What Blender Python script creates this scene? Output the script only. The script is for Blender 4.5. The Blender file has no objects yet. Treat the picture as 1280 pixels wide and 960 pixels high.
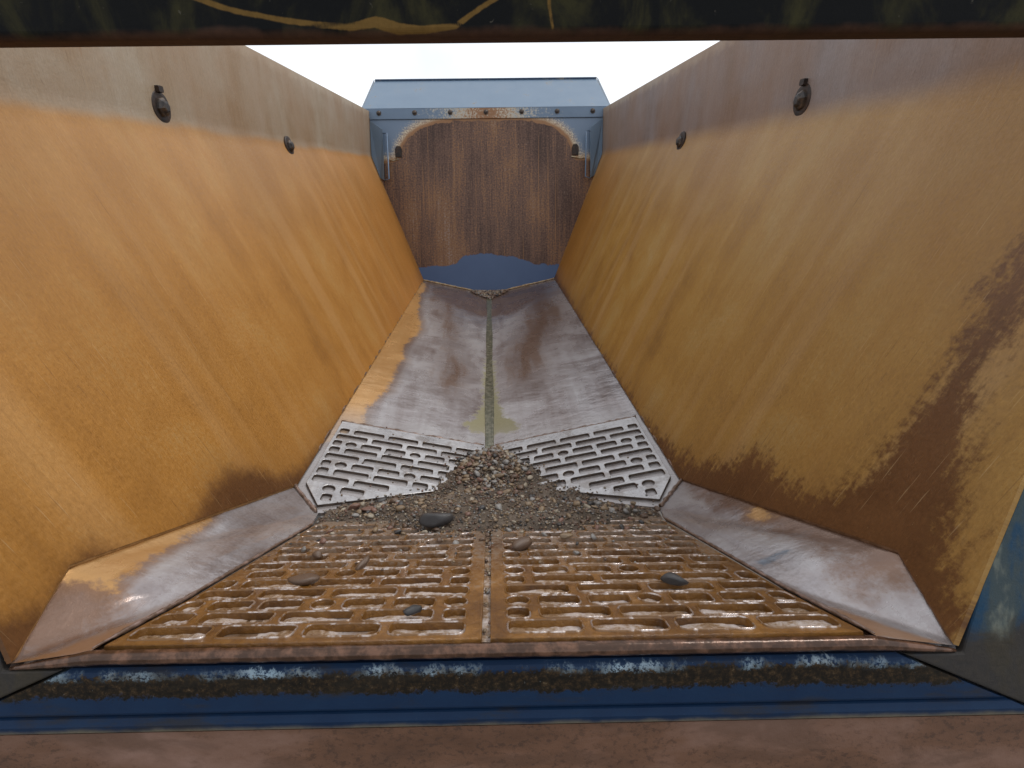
import bpy, bmesh, math, random
import numpy as np
from mathutils import Vector, Matrix

random.seed(7); rng = np.random.default_rng(11)
S = bpy.context.scene
COL = S.collection

# ------------------------------------------------------------------ camera
yaw, pitch, roll = .0084, .3889, .0120
cyw, syw, cp, sp, cr, sr = math.cos(yaw), math.sin(yaw), math.cos(pitch), math.sin(pitch), math.cos(roll), math.sin(roll)
fwd = Vector((syw*cp, cyw*cp, -sp)); rgt = Vector((cyw, -syw, 0)); dwn = fwd.cross(rgt)
r2 = rgt*cr + dwn*sr; d2 = rgt*(-sr) + dwn*cr
cam_d = bpy.data.cameras.new('camera'); cam = bpy.data.objects.new('camera', cam_d); COL.objects.link(cam)
m3 = Matrix((r2, -d2, -fwd)).transposed()
cam.matrix_world = Matrix.Translation((.0185, 0, 1.30)) @ m3.to_4x4()
cam_d.sensor_width = 36; cam_d.lens = 18.0; cam_d.shift_x = 19.72/1280
cam_d.clip_start = .02; cam_d.clip_end = 3000
S.camera = cam

# ------------------------------------------------------------------ sky and sun (bright overcast)
SUN_EL, SUN_AZ = math.radians(58), math.radians(62)      # azimuth from +Y towards +X
W = bpy.data.worlds.new('World'); S.world = W; W.use_nodes = True
nt = W.node_tree; nt.nodes.clear()
out = nt.nodes.new('ShaderNodeOutputWorld'); bg = nt.nodes.new('ShaderNodeBackground')
sky = nt.nodes.new('ShaderNodeTexSky'); sky.sky_type = 'NISHITA'; sky.sun_disc = False
sky.sun_elevation = SUN_EL; sky.sun_rotation = SUN_AZ; sky.air_density = 1.0; sky.dust_density = 2.0
tc = nt.nodes.new('ShaderNodeTexCoord')
cl = nt.nodes.new('ShaderNodeTexNoise'); cl.inputs['Scale'].default_value = 3.5; cl.inputs['Detail'].default_value = 5
rmp = nt.nodes.new('ShaderNodeMapRange'); rmp.inputs[1].default_value = .3; rmp.inputs[2].default_value = .7
rmp.inputs[3].default_value = .55; rmp.inputs[4].default_value = 1.0
mx = nt.nodes.new('ShaderNodeMix'); mx.data_type = 'RGBA'
mx.inputs['B'].default_value = (10.5, 10.7, 11.0, 1)
nt.links.new(tc.outputs['Generated'], cl.inputs['Vector']); nt.links.new(cl.outputs['Fac'], rmp.inputs[0])
nt.links.new(rmp.outputs[0], mx.inputs['Factor']); nt.links.new(sky.outputs[0], mx.inputs['A'])
nt.links.new(mx.outputs['Result'], bg.inputs['Color']); bg.inputs['Strength'].default_value = .11
nt.links.new(bg.outputs[0], out.inputs[0])
sl = bpy.data.lights.new('sun', 'SUN'); sl.energy = 1.5; sl.angle = math.radians(16); sl.color = (1, .96, .9)
sun = bpy.data.objects.new('sun', sl); COL.objects.link(sun)
sd = Vector((math.sin(SUN_AZ)*math.cos(SUN_EL), math.cos(SUN_AZ)*math.cos(SUN_EL), math.sin(SUN_EL)))
sun.rotation_euler = sd.to_track_quat('Z', 'Y').to_euler(); sun.location = (4, 3, 8)
S.view_settings.view_transform = 'Standard'; S.view_settings.look = 'None'
S.view_settings.exposure = .14; S.view_settings.gamma = 1; S.view_settings.use_curve_mapping = False

# ------------------------------------------------------------------ node helpers
class G:
    def __init__(s, name):
        s.m = bpy.data.materials.new(name); s.m.use_nodes = True; s.t = s.m.node_tree
        s.b = s.t.nodes['Principled BSDF']; s.uvn = None
    def n(s, k): return s.t.nodes.new(k)
    def put(s, sock, v):
        if isinstance(v, bpy.types.NodeSocket): s.t.links.new(v, sock)
        elif isinstance(v, (tuple, list)) and sock.type == 'RGBA': sock.default_value = (*v[:3], 1)
        else: sock.default_value = v
    def uv(s):
        if not s.uvn: s.uvn = s.n('ShaderNodeUVMap')
        return s.uvn.outputs[0]
    def obj(s): return s.n('ShaderNodeTexCoord').outputs['Object']
    def scale(s, v, sc, loc=(0, 0, 0), rot=(0, 0, 0)):
        m = s.n('ShaderNodeMapping'); s.put(m.inputs[0], v); m.inputs['Scale'].default_value = sc
        m.inputs['Location'].default_value = loc; m.inputs['Rotation'].default_value = rot; return m.outputs[0]
    def noise(s, v, sc=5., det=4., ro=.55, dist=0.):
        m = s.n('ShaderNodeTexNoise'); s.put(m.inputs['Vector'], v); m.inputs['Scale'].default_value = sc
        m.inputs['Detail'].default_value = det; m.inputs['Roughness'].default_value = ro; m.inputs['Distortion'].default_value = dist
        return m.outputs['Fac']
    def math(s, op, a, b=0., c=False):
        m = s.n('ShaderNodeMath'); m.operation = op; m.use_clamp = c; s.put(m.inputs[0], a); s.put(m.inputs[1], b); return m.outputs[0]
    def add(s, *v):
        r = v[0]
        for q in v[1:]: r = s.math('ADD', r, q)
        return r
    def mul(s, a, b): return s.math('MULTIPLY', a, b)
    def rng(s, v, a, b, c=0., d=1., smooth=True):
        m = s.n('ShaderNodeMapRange'); m.interpolation_type = 'SMOOTHSTEP' if smooth else 'LINEAR'
        s.put(m.inputs[0], v); m.inputs[1].default_value = a; m.inputs[2].default_value = b
        m.inputs[3].default_value = c; m.inputs[4].default_value = d; return m.outputs[0]
    def mix(s, f, a, b, mode='MIX'):
        m = s.n('ShaderNodeMix'); m.data_type = 'RGBA'; m.blend_type = mode
        s.put(m.inputs['Factor'], f); s.put(m.inputs['A'], a); s.put(m.inputs['B'], b); return m.outputs['Result']
    def mixf(s, f, a, b):
        m = s.n('ShaderNodeMix'); s.put(m.inputs[0], f); s.put(m.inputs[2], a); s.put(m.inputs[3], b); return m.outputs[0]
    def ramp(s, f, stops):
        r = s.n('ShaderNodeValToRGB'); s.put(r.inputs[0], f); e = r.color_ramp.elements
        e[0].position, e[0].color = stops[0][0], (*stops[0][1], 1); e[1].position, e[1].color = stops[-1][0], (*stops[-1][1], 1)
        for p, c in stops[1:-1]: q = e.new(p); q.color = (*c, 1)
        return r.outputs[0]
    def attr(s, name):
        a = s.n('ShaderNodeAttribute'); a.attribute_name = name; return a.outputs['Fac']
    def sep(s, v):
        a = s.n('ShaderNodeSeparateXYZ'); s.put(a.inputs[0], v); return a.outputs
    def bump(s, h, st=.3, d=.01, prev=None):
        b = s.n('ShaderNodeBump'); s.put(b.inputs['Height'], h); b.inputs['Strength'].default_value = st; b.inputs['Distance'].default_value = d
        if prev: s.put(b.inputs['Normal'], prev)
        return b.outputs[0]
    def done(s, color, rough=.6, metal=0., normal=None, spec=None):
        s.put(s.b.inputs['Base Color'], color); s.put(s.b.inputs['Roughness'], rough); s.put(s.b.inputs['Metallic'], metal)
        if normal: s.put(s.b.inputs['Normal'], normal)
        if spec is not None: s.put(s.b.inputs['Specular IOR Level'], spec)
        return s.m

def wall_mat(name, right):
    g = G(name); uv = g.uv(); z = g.sep(uv)[1]; Y = g.sep(uv)[0]
    wob = g.noise(uv, 2.2, 3)
    broad = g.noise(g.scale(uv, (2.6, .5, 1)), 1., 3)
    streak = g.noise(g.scale(uv, (26, 1.3, 1)), 1., 5, .6, .3)
    fine = g.noise(g.scale(uv, (120, 9, 1)), 1., 4, .6)
    grit = g.noise(uv, 95, 4, .65)
    blot = g.noise(uv, 5., 6, .65, .4)
    v = g.add(g.mul(broad, .52), g.mul(streak, .16), g.mul(blot, .42), g.mul(g.math('SUBTRACT', fine, .5), .16), g.mul(g.math('SUBTRACT', grit, .5), .34))
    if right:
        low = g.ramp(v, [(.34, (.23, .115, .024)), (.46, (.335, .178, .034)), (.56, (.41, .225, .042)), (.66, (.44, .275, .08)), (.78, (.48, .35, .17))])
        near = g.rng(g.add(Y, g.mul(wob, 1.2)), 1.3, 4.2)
        low = g.mix(g.mul(g.math('SUBTRACT', 1., near), .42), low, (.27, .165, .07))  # falling light painted in: right wall colour darkens towards the tail
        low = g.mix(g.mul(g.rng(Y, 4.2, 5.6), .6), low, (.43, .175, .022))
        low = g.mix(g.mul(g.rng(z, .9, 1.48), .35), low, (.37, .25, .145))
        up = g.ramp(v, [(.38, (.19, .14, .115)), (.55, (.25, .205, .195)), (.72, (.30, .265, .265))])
    else:
        low = g.ramp(v, [(.36, (.29, .13, .026)), (.47, (.36, .165, .032)), (.57, (.415, .195, .04)), (.68, (.44, .235, .066)), (.8, (.47, .30, .13))])
        low = g.mix(g.mul(g.rng(Y, 3.0, 5.4), .55), low, (.46, .19, .036))
        low = g.mix(g.mul(g.rng(z, .9, 1.48), .3), low, (.43, .26, .125))
        up = g.ramp(v, [(.38, (.27, .19, .11)), (.55, (.35, .28, .20)), (.72, (.40, .345, .275))])
    bands = g.rng(g.noise(g.scale(uv, (5.5, .22, 1), loc=(3.1, 0, 0)), 1., 3, .5, .2), .50, .68)
    low = g.mix(g.mul(bands, .3), low, (.50, .335, .17) if right else (.52, .31, .13))
    runs = g.rng(g.noise(g.scale(uv, (38, .7, 1)), 1., 3, .6, .2), .60, .70)
    low = g.mix(g.mul(runs, .16), low, (.22, .105, .025))
    # rusty drips on the dusty upper strip
    drip = g.rng(g.noise(g.scale(uv, (34, 5, 1)), 1., 2), .68, .74)
    up = g.mix(g.mul(drip, .4), up, (.30, .17, .08))
    up = g.mix(g.mul(g.rng(Y, 4.3, 6.0), .55), up, g.mix(streak, (.25, .13, .06), (.42, .36, .30)))
    up = g.mix(g.mul(g.rng(g.add(z, g.mul(g.noise(uv, 9, 3), .12)), 1.93, 1.99), .6), up, (.50, .42, .32))
    seam = g.add(z, g.mul(g.math('SUBTRACT', wob, .5), .05), g.mul(g.math('SUBTRACT', blot, .5), .03))
    c = g.mix(g.rng(seam, 1.468 if not right else 1.445, 1.515 if not right else 1.555), low, up)
    deep = g.rng(g.noise(g.scale(uv, (1.3, .8, 1), loc=(7, 2, 0)), 1., 4, .6, .5), .38, .66)
    c = g.mix(g.mul(deep, .42), c, (.25, .112, .02))
    # damp dark rust at the foot
    e = g.add(g.attr('wet'), .004 if right else .008, g.mul(g.math('SUBTRACT', blot, .5), .12 if right else .05), g.mul(g.math('SUBTRACT', g.noise(g.scale(uv, (34, 7, 1)), 1., 5, .65), .5), .17 if right else .04), g.mul(g.math('SUBTRACT', g.noise(uv, 55, 4, .7), .5), .15 if right else .05))
    w = g.math('ADD', g.mul(g.rng(e, -.03, .035), .72), g.mul(g.rng(e, -.15, .08), .28))
    wc = g.ramp(g.add(g.mul(blot, .6), g.mul(grit, .4)), [(.3, (.08, .031, .009)), (.7, (.155, .068, .023))])
    c = g.mix(w, c, wc)
    pale = g.rng(g.noise(g.scale(uv, (150, 45, 1)), 1., 4, .7), .66, .74)
    c = g.mix(g.mul(pale, .4), c, (.56, .42, .24))
    pit = g.rng(g.noise(g.scale(uv, (60, 22, 1)), 1., 3), .70, .76)
    c = g.mix(g.mul(pit, .35), c, (.13, .065, .03))
    grain = g.noise(g.scale(uv, (190, 60, 1)), 1., 4, .75)
    for ang, th in ((.25, .69), (-.5, .715), (1.25, .72)):     # fine bright and dark scuffs
        q = g.noise(g.scale(uv, (210, 5, 1), rot=(0, 0, ang)), 1., 2, .5)
        c = g.mix(g.mul(g.rng(q, th, th+.035), .24), c, (.60, .44, .25))
        q2 = g.noise(g.scale(uv, (170, 4, 1), loc=(5, 9, 0), rot=(0, 0, ang+.12)), 1., 2, .5)
        c = g.mix(g.mul(g.rng(q2, th+.01, th+.05), .4), c, (.13, .06, .02))
    c = g.mix(1., c, (.88, .865, .84), 'MULTIPLY')
    c = g.mix(.42, c, g.mix(grain, (.1, .1, .1), (.9, .9, .9)), 'OVERLAY')
    nrm = g.bump(g.add(g.mul(grit, .4), g.mul(fine, .3), g.mul(grain, .5)), .4, .004)
    nrm = g.bump(broad, .25, .02, nrm)
    ro = g.mixf(w, g.rng(grit, .3, .7, .42, .6), .42)
    return g.done(c, ro, .1, nrm, .35)

def bare_steel(name, mode):
    """worn lilac-grey floor steel with brown staining"""
    g = G(name); o = g.obj(); uv = g.scale(o, (1, 1, 1))
    blot = g.noise(uv, 3.2, 6, .6, .5); grit = g.noise(uv, 120, 4, .65)
    st = g.noise(g.scale(o, (16, 1.6, 3)), 1., 5, .6, .3)
    dents = g.noise(g.scale(o, (5, 9, 5)), 1., 3)
    v = g.add(g.mul(blot, .55), g.mul(st, .45), g.mul(g.math('SUBTRACT', grit, .5), .25))
    c = g.ramp(v, [(.34, (.22, .18, .17)), (.48, (.33, .30, .30)), (.62, (.43, .415, .42)), (.75, (.53, .52, .525))])
    spk = g.rng(grit, .62, .75)
    c = g.mix(g.mul(spk, .4), c, (.15, .085, .05))
    ro = g.rng(blot, .3, .7, .16, .36)
    if mode == 'floor':
        sh = g.add(g.attr('stain'), g.mul(g.math('SUBTRACT', blot, .5), .5), g.mul(g.math('SUBTRACT', st, .5), .45), g.mul(g.math('SUBTRACT', grit, .5), .3))
        f = g.rng(sh, -.06, .16)
        c = g.mix(g.mul(f, .9), c, g.mix(st, (.11, .055, .03), (.2, .125, .085)))
        o2 = g.rng(g.add(g.attr('orange'), g.mul(g.math('SUBTRACT', blot, .5), .16), g.mul(g.math('SUBTRACT', g.noise(uv, 40, 4, .7), .5), .07)), -.012, .018)
        edge = g.rng(g.add(g.attr('orange'), g.mul(g.math('SUBTRACT', blot, .5), .16)), -.07, 0.)
        c = g.mix(g.mul(edge, .6), c, (.2, .11, .06))
        c = g.mix(o2, c, g.mix(st, (.48, .24, .07), (.62, .38, .16)))
        m2 = g.rng(g.add(g.attr('mud'), g.mul(g.math('SUBTRACT', g.noise(uv, 30, 5, .7), .5), .14)), -.012, .02)
        c = g.mix(m2, c, g.mix(grit, (.17, .155, .075), (.30, .28, .19)))
        wet = g.rng(g.sep(o)[1], 2.15, 2.5, 1., 0.)
        c = g.mix(g.mul(wet, .6), c, g.mix(st, (.25, .225, .215), (.40, .385, .375)))
        ro = g.mixf(m2, ro, .65)
    if mode == 'gusset':
        n2 = g.math('SUBTRACT', g.noise(uv, 14, 5, .65), .5)
        d = g.rng(g.add(g.attr('stain'), .012, g.mul(n2, .16), g.mul(g.math('SUBTRACT', grit, .5), .1)), -.06, .045)
        c = g.mix(g.mul(d, .85), c, (.17, .088, .048))
        o2 = g.rng(g.add(g.attr('orange'), g.mul(n2, .06), g.mul(g.math('SUBTRACT', g.noise(uv, 60, 4, .7), .5), .05)), -.010, .014)
        ed = g.rng(g.add(g.attr('orange'), g.mul(n2, .05)), -.04, 0.)
        c = g.mix(g.mul(ed, .7), c, (.2, .1, .045))
        c = g.mix(o2, c, g.mix(blot, (.38, .19, .055), (.52, .31, .13)))
        b2 = g.rng(g.add(g.attr('paint'), g.mul(n2, .02), g.mul(g.math('SUBTRACT', grit, .5), .02)), -.004, .010)
        c = g.mix(g.mul(b2, .75), c, (.13, .17, .22))
        mud = g.rng(g.add(g.attr('tail'), g.mul(n2, .06)), -.01, .02)
        c = g.mix(g.mul(mud, .85), c, (.34, .17, .065))
        ro = g.mixf(mud, ro, .3)
    nrm = g.bump(grit, .25, .002)
    nrm = g.bump(dents, .22, .02, nrm)
    return g.done(c, ro, .5, nrm)

def paint_wall_mat():
    g = G('worn_blue_front_wall'); uv = g.uv()
    st = g.noise(g.scale(uv, (17, .35, 1)), 1., 7, .72, .1); st2 = g.noise(g.scale(uv, (130, 3.5, 1)), 1., 3)
    grit = g.noise(uv, 60, 4, .7); blot = g.noise(uv, 4, 5)
    v = g.add(g.mul(st, .32), g.mul(st2, .20), g.mul(g.noise(g.scale(uv, (1.9, .8, 1)), 1., 4, .5), .48), g.mul(g.math('SUBTRACT', grit, .5), .45))
    drips = g.rng(g.noise(g.scale(uv, (48, .5, 1)), 1., 2, .5), .63, .70)
    rust = g.ramp(v, [(.38, (.035, .017, .011)), (.46, (.078, .04, .027)), (.52, (.125, .068, .045)), (.575, (.20, .095, .033)), (.62, (.17, .115, .09)), (.70, (.33, .25, .2))])
    fleck = g.rng(g.noise(g.scale(uv, (60, 24, 1)), 1., 4, .7), .63, .70)
    rust = g.mix(g.mul(fleck, .5), rust, (.30, .23, .18))
    rust = g.mix(g.mul(drips, .5), rust, (.27, .13, .045))
    blue = g.mix(g.rng(g.sep(uv)[1], .6, 1.5), g.mix(blot, (.035, .078, .19), (.055, .11, .24)), g.mix(blot, (.10, .155, .235), (.15, .205, .285)))  # blue painted paler up top for reflected sky and dust
    a = g.attr('rust')
    e = g.add(a, g.mul(g.math('SUBTRACT', g.noise(uv, 9, 5, .6), .5), .06), g.mul(g.math('SUBTRACT', st, .5), .05))
    e2 = g.add(a, g.mul(g.math('SUBTRACT', grit, .5), .22))
    inside = g.rng(e, -.006, .008)
    top = g.rng(g.sep(uv)[1], .75, .85)
    halo = g.mul(g.rng(e2, -.12, -.03), top)
    c = g.mix(halo, blue, g.mix(g.rng(grit, .4, .6), (.30, .15, .05), (.55, .49, .36)))
    halo2 = g.mul(g.rng(g.add(a, g.mul(g.math('SUBTRACT', grit, .5), .12)), -.04, -.012), top)
    c = g.mix(halo2, c, (.24, .11, .035))
    c = g.mix(inside, c, rust)
    nrm = g.bump(g.add(g.mul(inside, .4), g.mul(grit, .15)), .3, .004)
    return g.done(c, g.mixf(inside, .38, .36), g.mixf(inside, 0., .4), nrm)

def blue_paint(name, base, hi, wear=.5, rough=.35):
    g = G(name); o = g.obj(); n = g.noise(o, 5, 6, .65); gr = g.noise(o, 70, 4, .7)
    c = g.mix(n, base, hi)
    ch = g.rng(g.add(g.mul(n, .6), g.mul(gr, .5)), .66 - .1*wear, .70 - .1*wear)
    c = g.mix(g.mul(ch, .8), c, g.mix(gr, (.08, .045, .025), (.34, .30, .22)))
    return g.done(c, g.mixf(ch, rough, .7), 0., g.bump(gr, .15, .002))

def strip_mat():
    g = G('bolt_strip_blue'); o = g.obj(); x = g.math('ABSOLUTE', g.sep(o)[0]); gr = g.noise(o, 45, 5, .75); n = g.noise(o, 7, 4)
    c = g.mix(n, (.085, .135, .205), (.13, .185, .26))
    f = g.rng(g.add(x, g.mul(g.math('SUBTRACT', gr, .5), 1.9), g.mul(g.math('SUBTRACT', n, .5), .5)), .25, .62, 1., 0.)
    c = g.mix(g.mul(f, .85), c, (.50, .45, .34))
    f2 = g.rng(g.add(x, g.mul(g.math('SUBTRACT', gr, .5), 1.5)), .05, .36, 1., 0.)
    c = g.mix(f2, c, (.22, .10, .035))
    return g.done(c, .45, 0., g.bump(gr, .2, .003))

def sill_mat():
    g = G('chipped_blue_sill'); uv = g.uv(); X = g.sep(uv)[0]; t = g.sep(uv)[1]
    n = g.noise(uv, 14, 5, .6); hi = g.noise(uv, 80, 6, .78); gr = g.noise(uv, 170, 3, .7)
    blue = g.mix(n, (.002, .012, .040), (.006, .026, .066))
    edge = g.add(t, g.mul(g.math('SUBTRACT', n, .5), .03), g.mul(g.math('SUBTRACT', g.noise(g.scale(uv, (3, 1, 1)), 1., 3), .5), .02), g.mul(g.math('SUBTRACT', hi, .5), .045))
    band = g.mul(g.rng(edge, .010, .016), g.rng(edge, .050, .056, 1., 0.))
    rim = g.mul(g.rng(edge, .004, .011), g.rng(edge, .018, .024, 1., 0.))
    dark = g.ramp(hi, [(.34, (.004, .004, .003)), (.5, (.014, .010, .006)), (.6, (.04, .024, .011)), (.72, (.13, .10, .06))])
    c = g.mix(band, blue, dark)
    patch = g.rng(g.noise(g.scale(uv, (6, 3, 1)), 1., 5, .65), .44, .64)
    c = g.mix(g.mul(g.mul(rim, patch), g.rng(g.add(g.mul(hi, .6), g.mul(gr, .4)), .44, .52)), c, g.mix(n, (.10, .22, .32), (.46, .52, .55)))
    spots = g.mul(g.rng(gr, .70, .74), g.rng(edge, .02, .07, 1., .15))
    c = g.mix(g.mul(spots, .8), c, (.42, .45, .45))
    grime = g.rng(g.noise(g.scale(uv, (4, 16, 1)), 1., 6, .7), .50, .66)
    c = g.mix(g.mul(grime, .6), c, (.022, .018, .012))
    low = g.rng(g.add(t, g.mul(g.math('SUBTRACT', n, .5), .02)), .108, .122)
    c = g.mix(g.mul(low, .8), c, g.mix(hi, (.09, .075, .045), (.20, .17, .11)))
    return g.done(c, g.mixf(band, .5, .85), 0., g.bump(g.add(g.mul(hi, .6), g.mul(g.math('SUBTRACT', 1., band), .5)), .35, .003), .18)

def post_mat():
    g = G('weathered_blue_post'); o = g.obj()
    n = g.noise(o, 9, 6, .65, .6); st = g.noise(g.scale(o, (9, 9, 2.2)), 1., 5, .6); hi = g.noise(o, 75, 4, .7)
    c = g.mix(n, (.005, .026, .065), (.014, .055, .10))
    c = g.mix(g.mul(g.rng(st, .50, .60), .75), c, (.05, .062, .055))
    c = g.mix(g.mul(g.rng(st, .60, .68), .8), c, (.15, .16, .13))
    c = g.mix(g.mul(g.rng(g.add(g.mul(g.sep(o)[2], -1.), g.mul(n, .2)), -.46, -.40), .85), c, g.mix(hi, (.018, .013, .008), (.05, .036, .02)))
    c = g.mix(g.mul(g.rng(hi, .66, .72), .6), c, (.06, .04, .025))
    return g.done(c, .6, 0., g.bump(hi, .4, .004), .2)

def plate_mat():
    g = G('rusty_tail_plate'); o = g.obj(); n = g.noise(g.scale(o, (2.2, 6, 6)), 1., 6, .6); hi = g.noise(o, 90, 5, .7); m = g.noise(g.scale(o, (70, 110, 110)), 1., 4, .75)
    c = g.ramp(n, [(.34, (.065, .027, .011)), (.48, (.12, .055, .028)), (.66, (.20, .115, .085))])
    c = g.mix(g.mul(g.rng(g.noise(g.scale(o, (5, 14, 14)), 1., 4, .6, .6), .48, .62), .55), c, (.075, .035, .018))
    c = g.mix(g.mul(g.mul(g.rng(m, .52, .62), g.rng(n, .62, .42)), .8), c, (.05, .022, .011))
    return g.done(c, .55, .1, g.bump(hi, .35, .003))

def beam_mat():
    g = G('grimy_black_beam'); o = g.obj()
    n = g.noise(g.scale(o, (9, 4, 5), rot=(0, .5, 0)), 1., 5, .65, .5); hi = g.noise(o, 60, 4, .7)
    c = g.mix(g.rng(n, .46, .72), (.004, .0045, .005), (.032, .029, .011))
    c = g.mix(g.mul(g.rng(hi, .66, .74), .5), c, (.10, .09, .07))
    z = g.sep(o)[2]
    lowr = g.rng(g.add(z, g.mul(g.math('SUBTRACT', g.noise(o, 12, 4), .5), .03)), 1.519, 1.534, 1., 0.)
    c = g.mix(g.mul(lowr, .8), c, g.mix(hi, (.035, .018, .012), (.10, .05, .03)))
    s = g.rng(g.add(g.attr('streak'), g.mul(g.math('SUBTRACT', hi, .5), .003), g.mul(g.math('SUBTRACT', n, .5), .006)), -.0015, .0015)
    c = g.mix(g.mul(s, .9), c, g.mix(hi, (.09, .05, .012), (.19, .11, .03)))
    return g.done(c, .75, 0., g.bump(hi, .3, .003), .12)

def slot_mat(name, muddy):
    g = G(name); o = g.obj(); n = g.noise(o, 7, 5, .6, .4); hi = g.noise(o, 70, 5, .7); gr = g.noise(o, 220, 3, .7)
    if muddy:
        y = g.sep(o)[1]
        c = g.ramp(g.add(g.mul(n, .7), g.mul(hi, .3)), [(.34, (.07, .026, .004)), (.5, (.15, .063, .009)), (.62, (.23, .105, .02)), (.74, (.31, .20, .11))])
        grit = g.rng(g.add(g.mul(y, .9), g.mul(hi, 1.0), g.mul(n, .5)), 1.62, 1.95)
        c = g.mix(g.mul(grit, .75), c, g.mix(gr, (.10, .075, .05), (.30, .25, .21)))
        g.b.inputs['Coat Weight'].default_value = .7; g.b.inputs['Coat IOR'].default_value = 1.5; g.put(g.b.inputs['Coat Roughness'], g.rng(n, .3, .7, .03, .12)); cn = g.bump(g.add(hi, g.mul(n, 1.5)), .6, .006); g.put(g.b.inputs['Coat Normal'], cn)
        return g.done(c, .6, 0., cn, .2)
    c = g.ramp(g.add(g.mul(n, .6), g.mul(hi, .4)), [(.34, (.28, .26, .255)), (.5, (.43, .42, .42)), (.66, (.56, .555, .56))])
    c = g.mix(g.mul(g.rng(g.noise(o, 11, 5, .65), .50, .64), .55), c, (.20, .165, .14))
    c = g.mix(g.mul(g.rng(hi, .62, .7), .5), c, (.22, .17, .13))
    return g.done(c, g.rng(n, .3, .7, .22, .4), .7, g.bump(hi, .35, .003))

def rim_mat():
    g = G('worn_slot_rims'); o = g.obj(); n = g.noise(o, 26, 5, .65); hi = g.noise(o, 90, 4, .7)
    f = g.rng(g.add(g.mul(n, .7), g.mul(hi, .3)), .48, .60)
    c = g.mix(f, g.mix(hi, (.10, .042, .008), (.19, .09, .02)), g.mix(hi, (.42, .34, .30), (.62, .56, .53)))
    return g.done(c, g.mixf(f, .3, .2), g.mixf(f, 0., .75), g.bump(hi, .4, .003), .6)

def mud_mat():
    g = G('wet_mud_and_grit'); o = g.obj(); n = g.noise(o, 16, 5, .6); hi = g.noise(o, 120, 4, .7); z = g.attr('high')
    c = g.ramp(g.add(g.mul(n, .7), g.mul(hi, .3)), [(.36, (.13, .06, .018)), (.47, (.27, .18, .11)), (.56, (.46, .39, .35)), (.68, (.56, .50, .48))])  # palest tones put sky reflected in wet mud into the colour
    return g.done(c, g.rng(n, .35, .6, .06, .22), 0., g.bump(g.add(hi, g.mul(n, 2.)), .5, .004), .6)

def base_mat():
    g = G('wet_chute_steel'); o = g.obj(); n = g.noise(o, 9, 5); hi = g.noise(o, 90, 4, .7)
    c = g.ramp(n, [(.35, (.12, .06, .02)), (.55, (.28, .2, .15)), (.7, (.42, .37, .35))])
    return g.done(c, .2, .2, g.bump(hi, .4, .004))

def iron_mat(name, dark, rust, rough=.55):
    g = G(name); o = g.obj(); n = g.noise(o, 40, 5, .65)
    return g.done(g.mix(g.rng(n, .4, .68), dark, rust), rough, .3, g.bump(n, .35, .003))

def stone_mat(name, a, b, rough=.36):
    g = G(name); o = g.obj(); n = g.noise(o, 60, 5, .65); i = g.n('ShaderNodeObjectInfo').outputs['Random']
    a = tuple(.5*x for x in a); b = tuple(.72*x for x in b)
    c = g.mix(n, a, b)
    c = g.mix(g.mul(i, .35), c, tuple(.55*x for x in a))
    return g.done(c, rough, 0., g.bump(g.noise(o, 140, 4, .7), .3, .003))

def sand_mat():
    g = G('sandy_grit'); o = g.obj(); n = g.noise(o, 10, 5); hi = g.noise(o, 240, 4, .8)
    c = g.ramp(g.add(g.mul(n, .35), g.mul(hi, .65)), [(.38, (.022, .015, .010)), (.5, (.085, .062, .043)), (.6, (.19, .15, .115))])
    return g.done(c, .6, 0., g.bump(hi, 1., .006))

MT = dict(
    wall_l=wall_mat('rust_wall_sunny', False), wall_r=wall_mat('rust_wall_shady', True),  # rust colours with each side's light and shade mixed in
    floor=bare_steel('worn_floor_steel', 'floor'), gusset=bare_steel('worn_gusset_steel', 'gusset'),
    front=paint_wall_mat(), guard=blue_paint('spill_guard_blue', (.10, .155, .225), (.15, .21, .28), .1, .3),
    strip=strip_mat(), bar=blue_paint('bar_blue', (.08, .14, .235), (.13, .20, .30), .6),
    rail=blue_paint('rail_blue', (.012, .035, .08), (.03, .065, .12), .5),
    sill=sill_mat(), post=post_mat(), tail=plate_mat(), beam=beam_mat(),
    slot_v=slot_mat('bright_slotted_steel', False), slot_c=slot_mat('muddy_slotted_steel', True),
    mud=mud_mat(), base=base_mat(), sand=sand_mat(),
    iron=iron_mat('dark_rusty_iron', (.012, .008, .007), (.05, .026, .015)),
    nut=iron_mat('oily_bolt_iron', (.025, .021, .02), (.10, .065, .04), .45),
    weld=iron_mat('pale_weld', (.42, .33, .2), (.24, .13, .06)), seamw=iron_mat('rusty_weld', (.12, .075, .05), (.27, .19, .16), .35),
    lip=iron_mat('wet_rusty_lip', (.05, .024, .013), (.15, .075, .045), .2),
    fil_l=iron_mat('ochre_fillet', (.26, .14, .05), (.36, .20, .08), .5), fil_r=iron_mat('brown_fillet', (.12, .06, .028), (.2, .11, .06), .5),
    rim=rim_mat(), cut=iron_mat('shaded_cut_edge', (.07, .05, .038), (.15, .115, .09)),  # brown cut edges painted dark for the shade inside the slots
    silt=iron_mat('olive_valley_silt', (.085, .085, .055), (.19, .18, .13), .25),
    drip=iron_mat('pale_drip', (.42, .38, .28), (.3, .17, .07)),
)
STONES = [('tan', stone_mat('stone_tan', (.26, .175, .10), (.40, .29, .18))), ('brown', stone_mat('stone_brown', (.12, .07, .045), (.22, .14, .09))),
          ('dark grey', stone_mat('stone_dark', (.035, .035, .038), (.085, .08, .08), .4)), ('pale grey', stone_mat('stone_grey', (.26, .25, .235), (.42, .40, .38))),
          ('cream', stone_mat('stone_cream', (.44, .37, .27), (.58, .51, .40))), ('reddish', stone_mat('stone_red', (.20, .095, .065), (.34, .19, .14)))]
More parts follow.
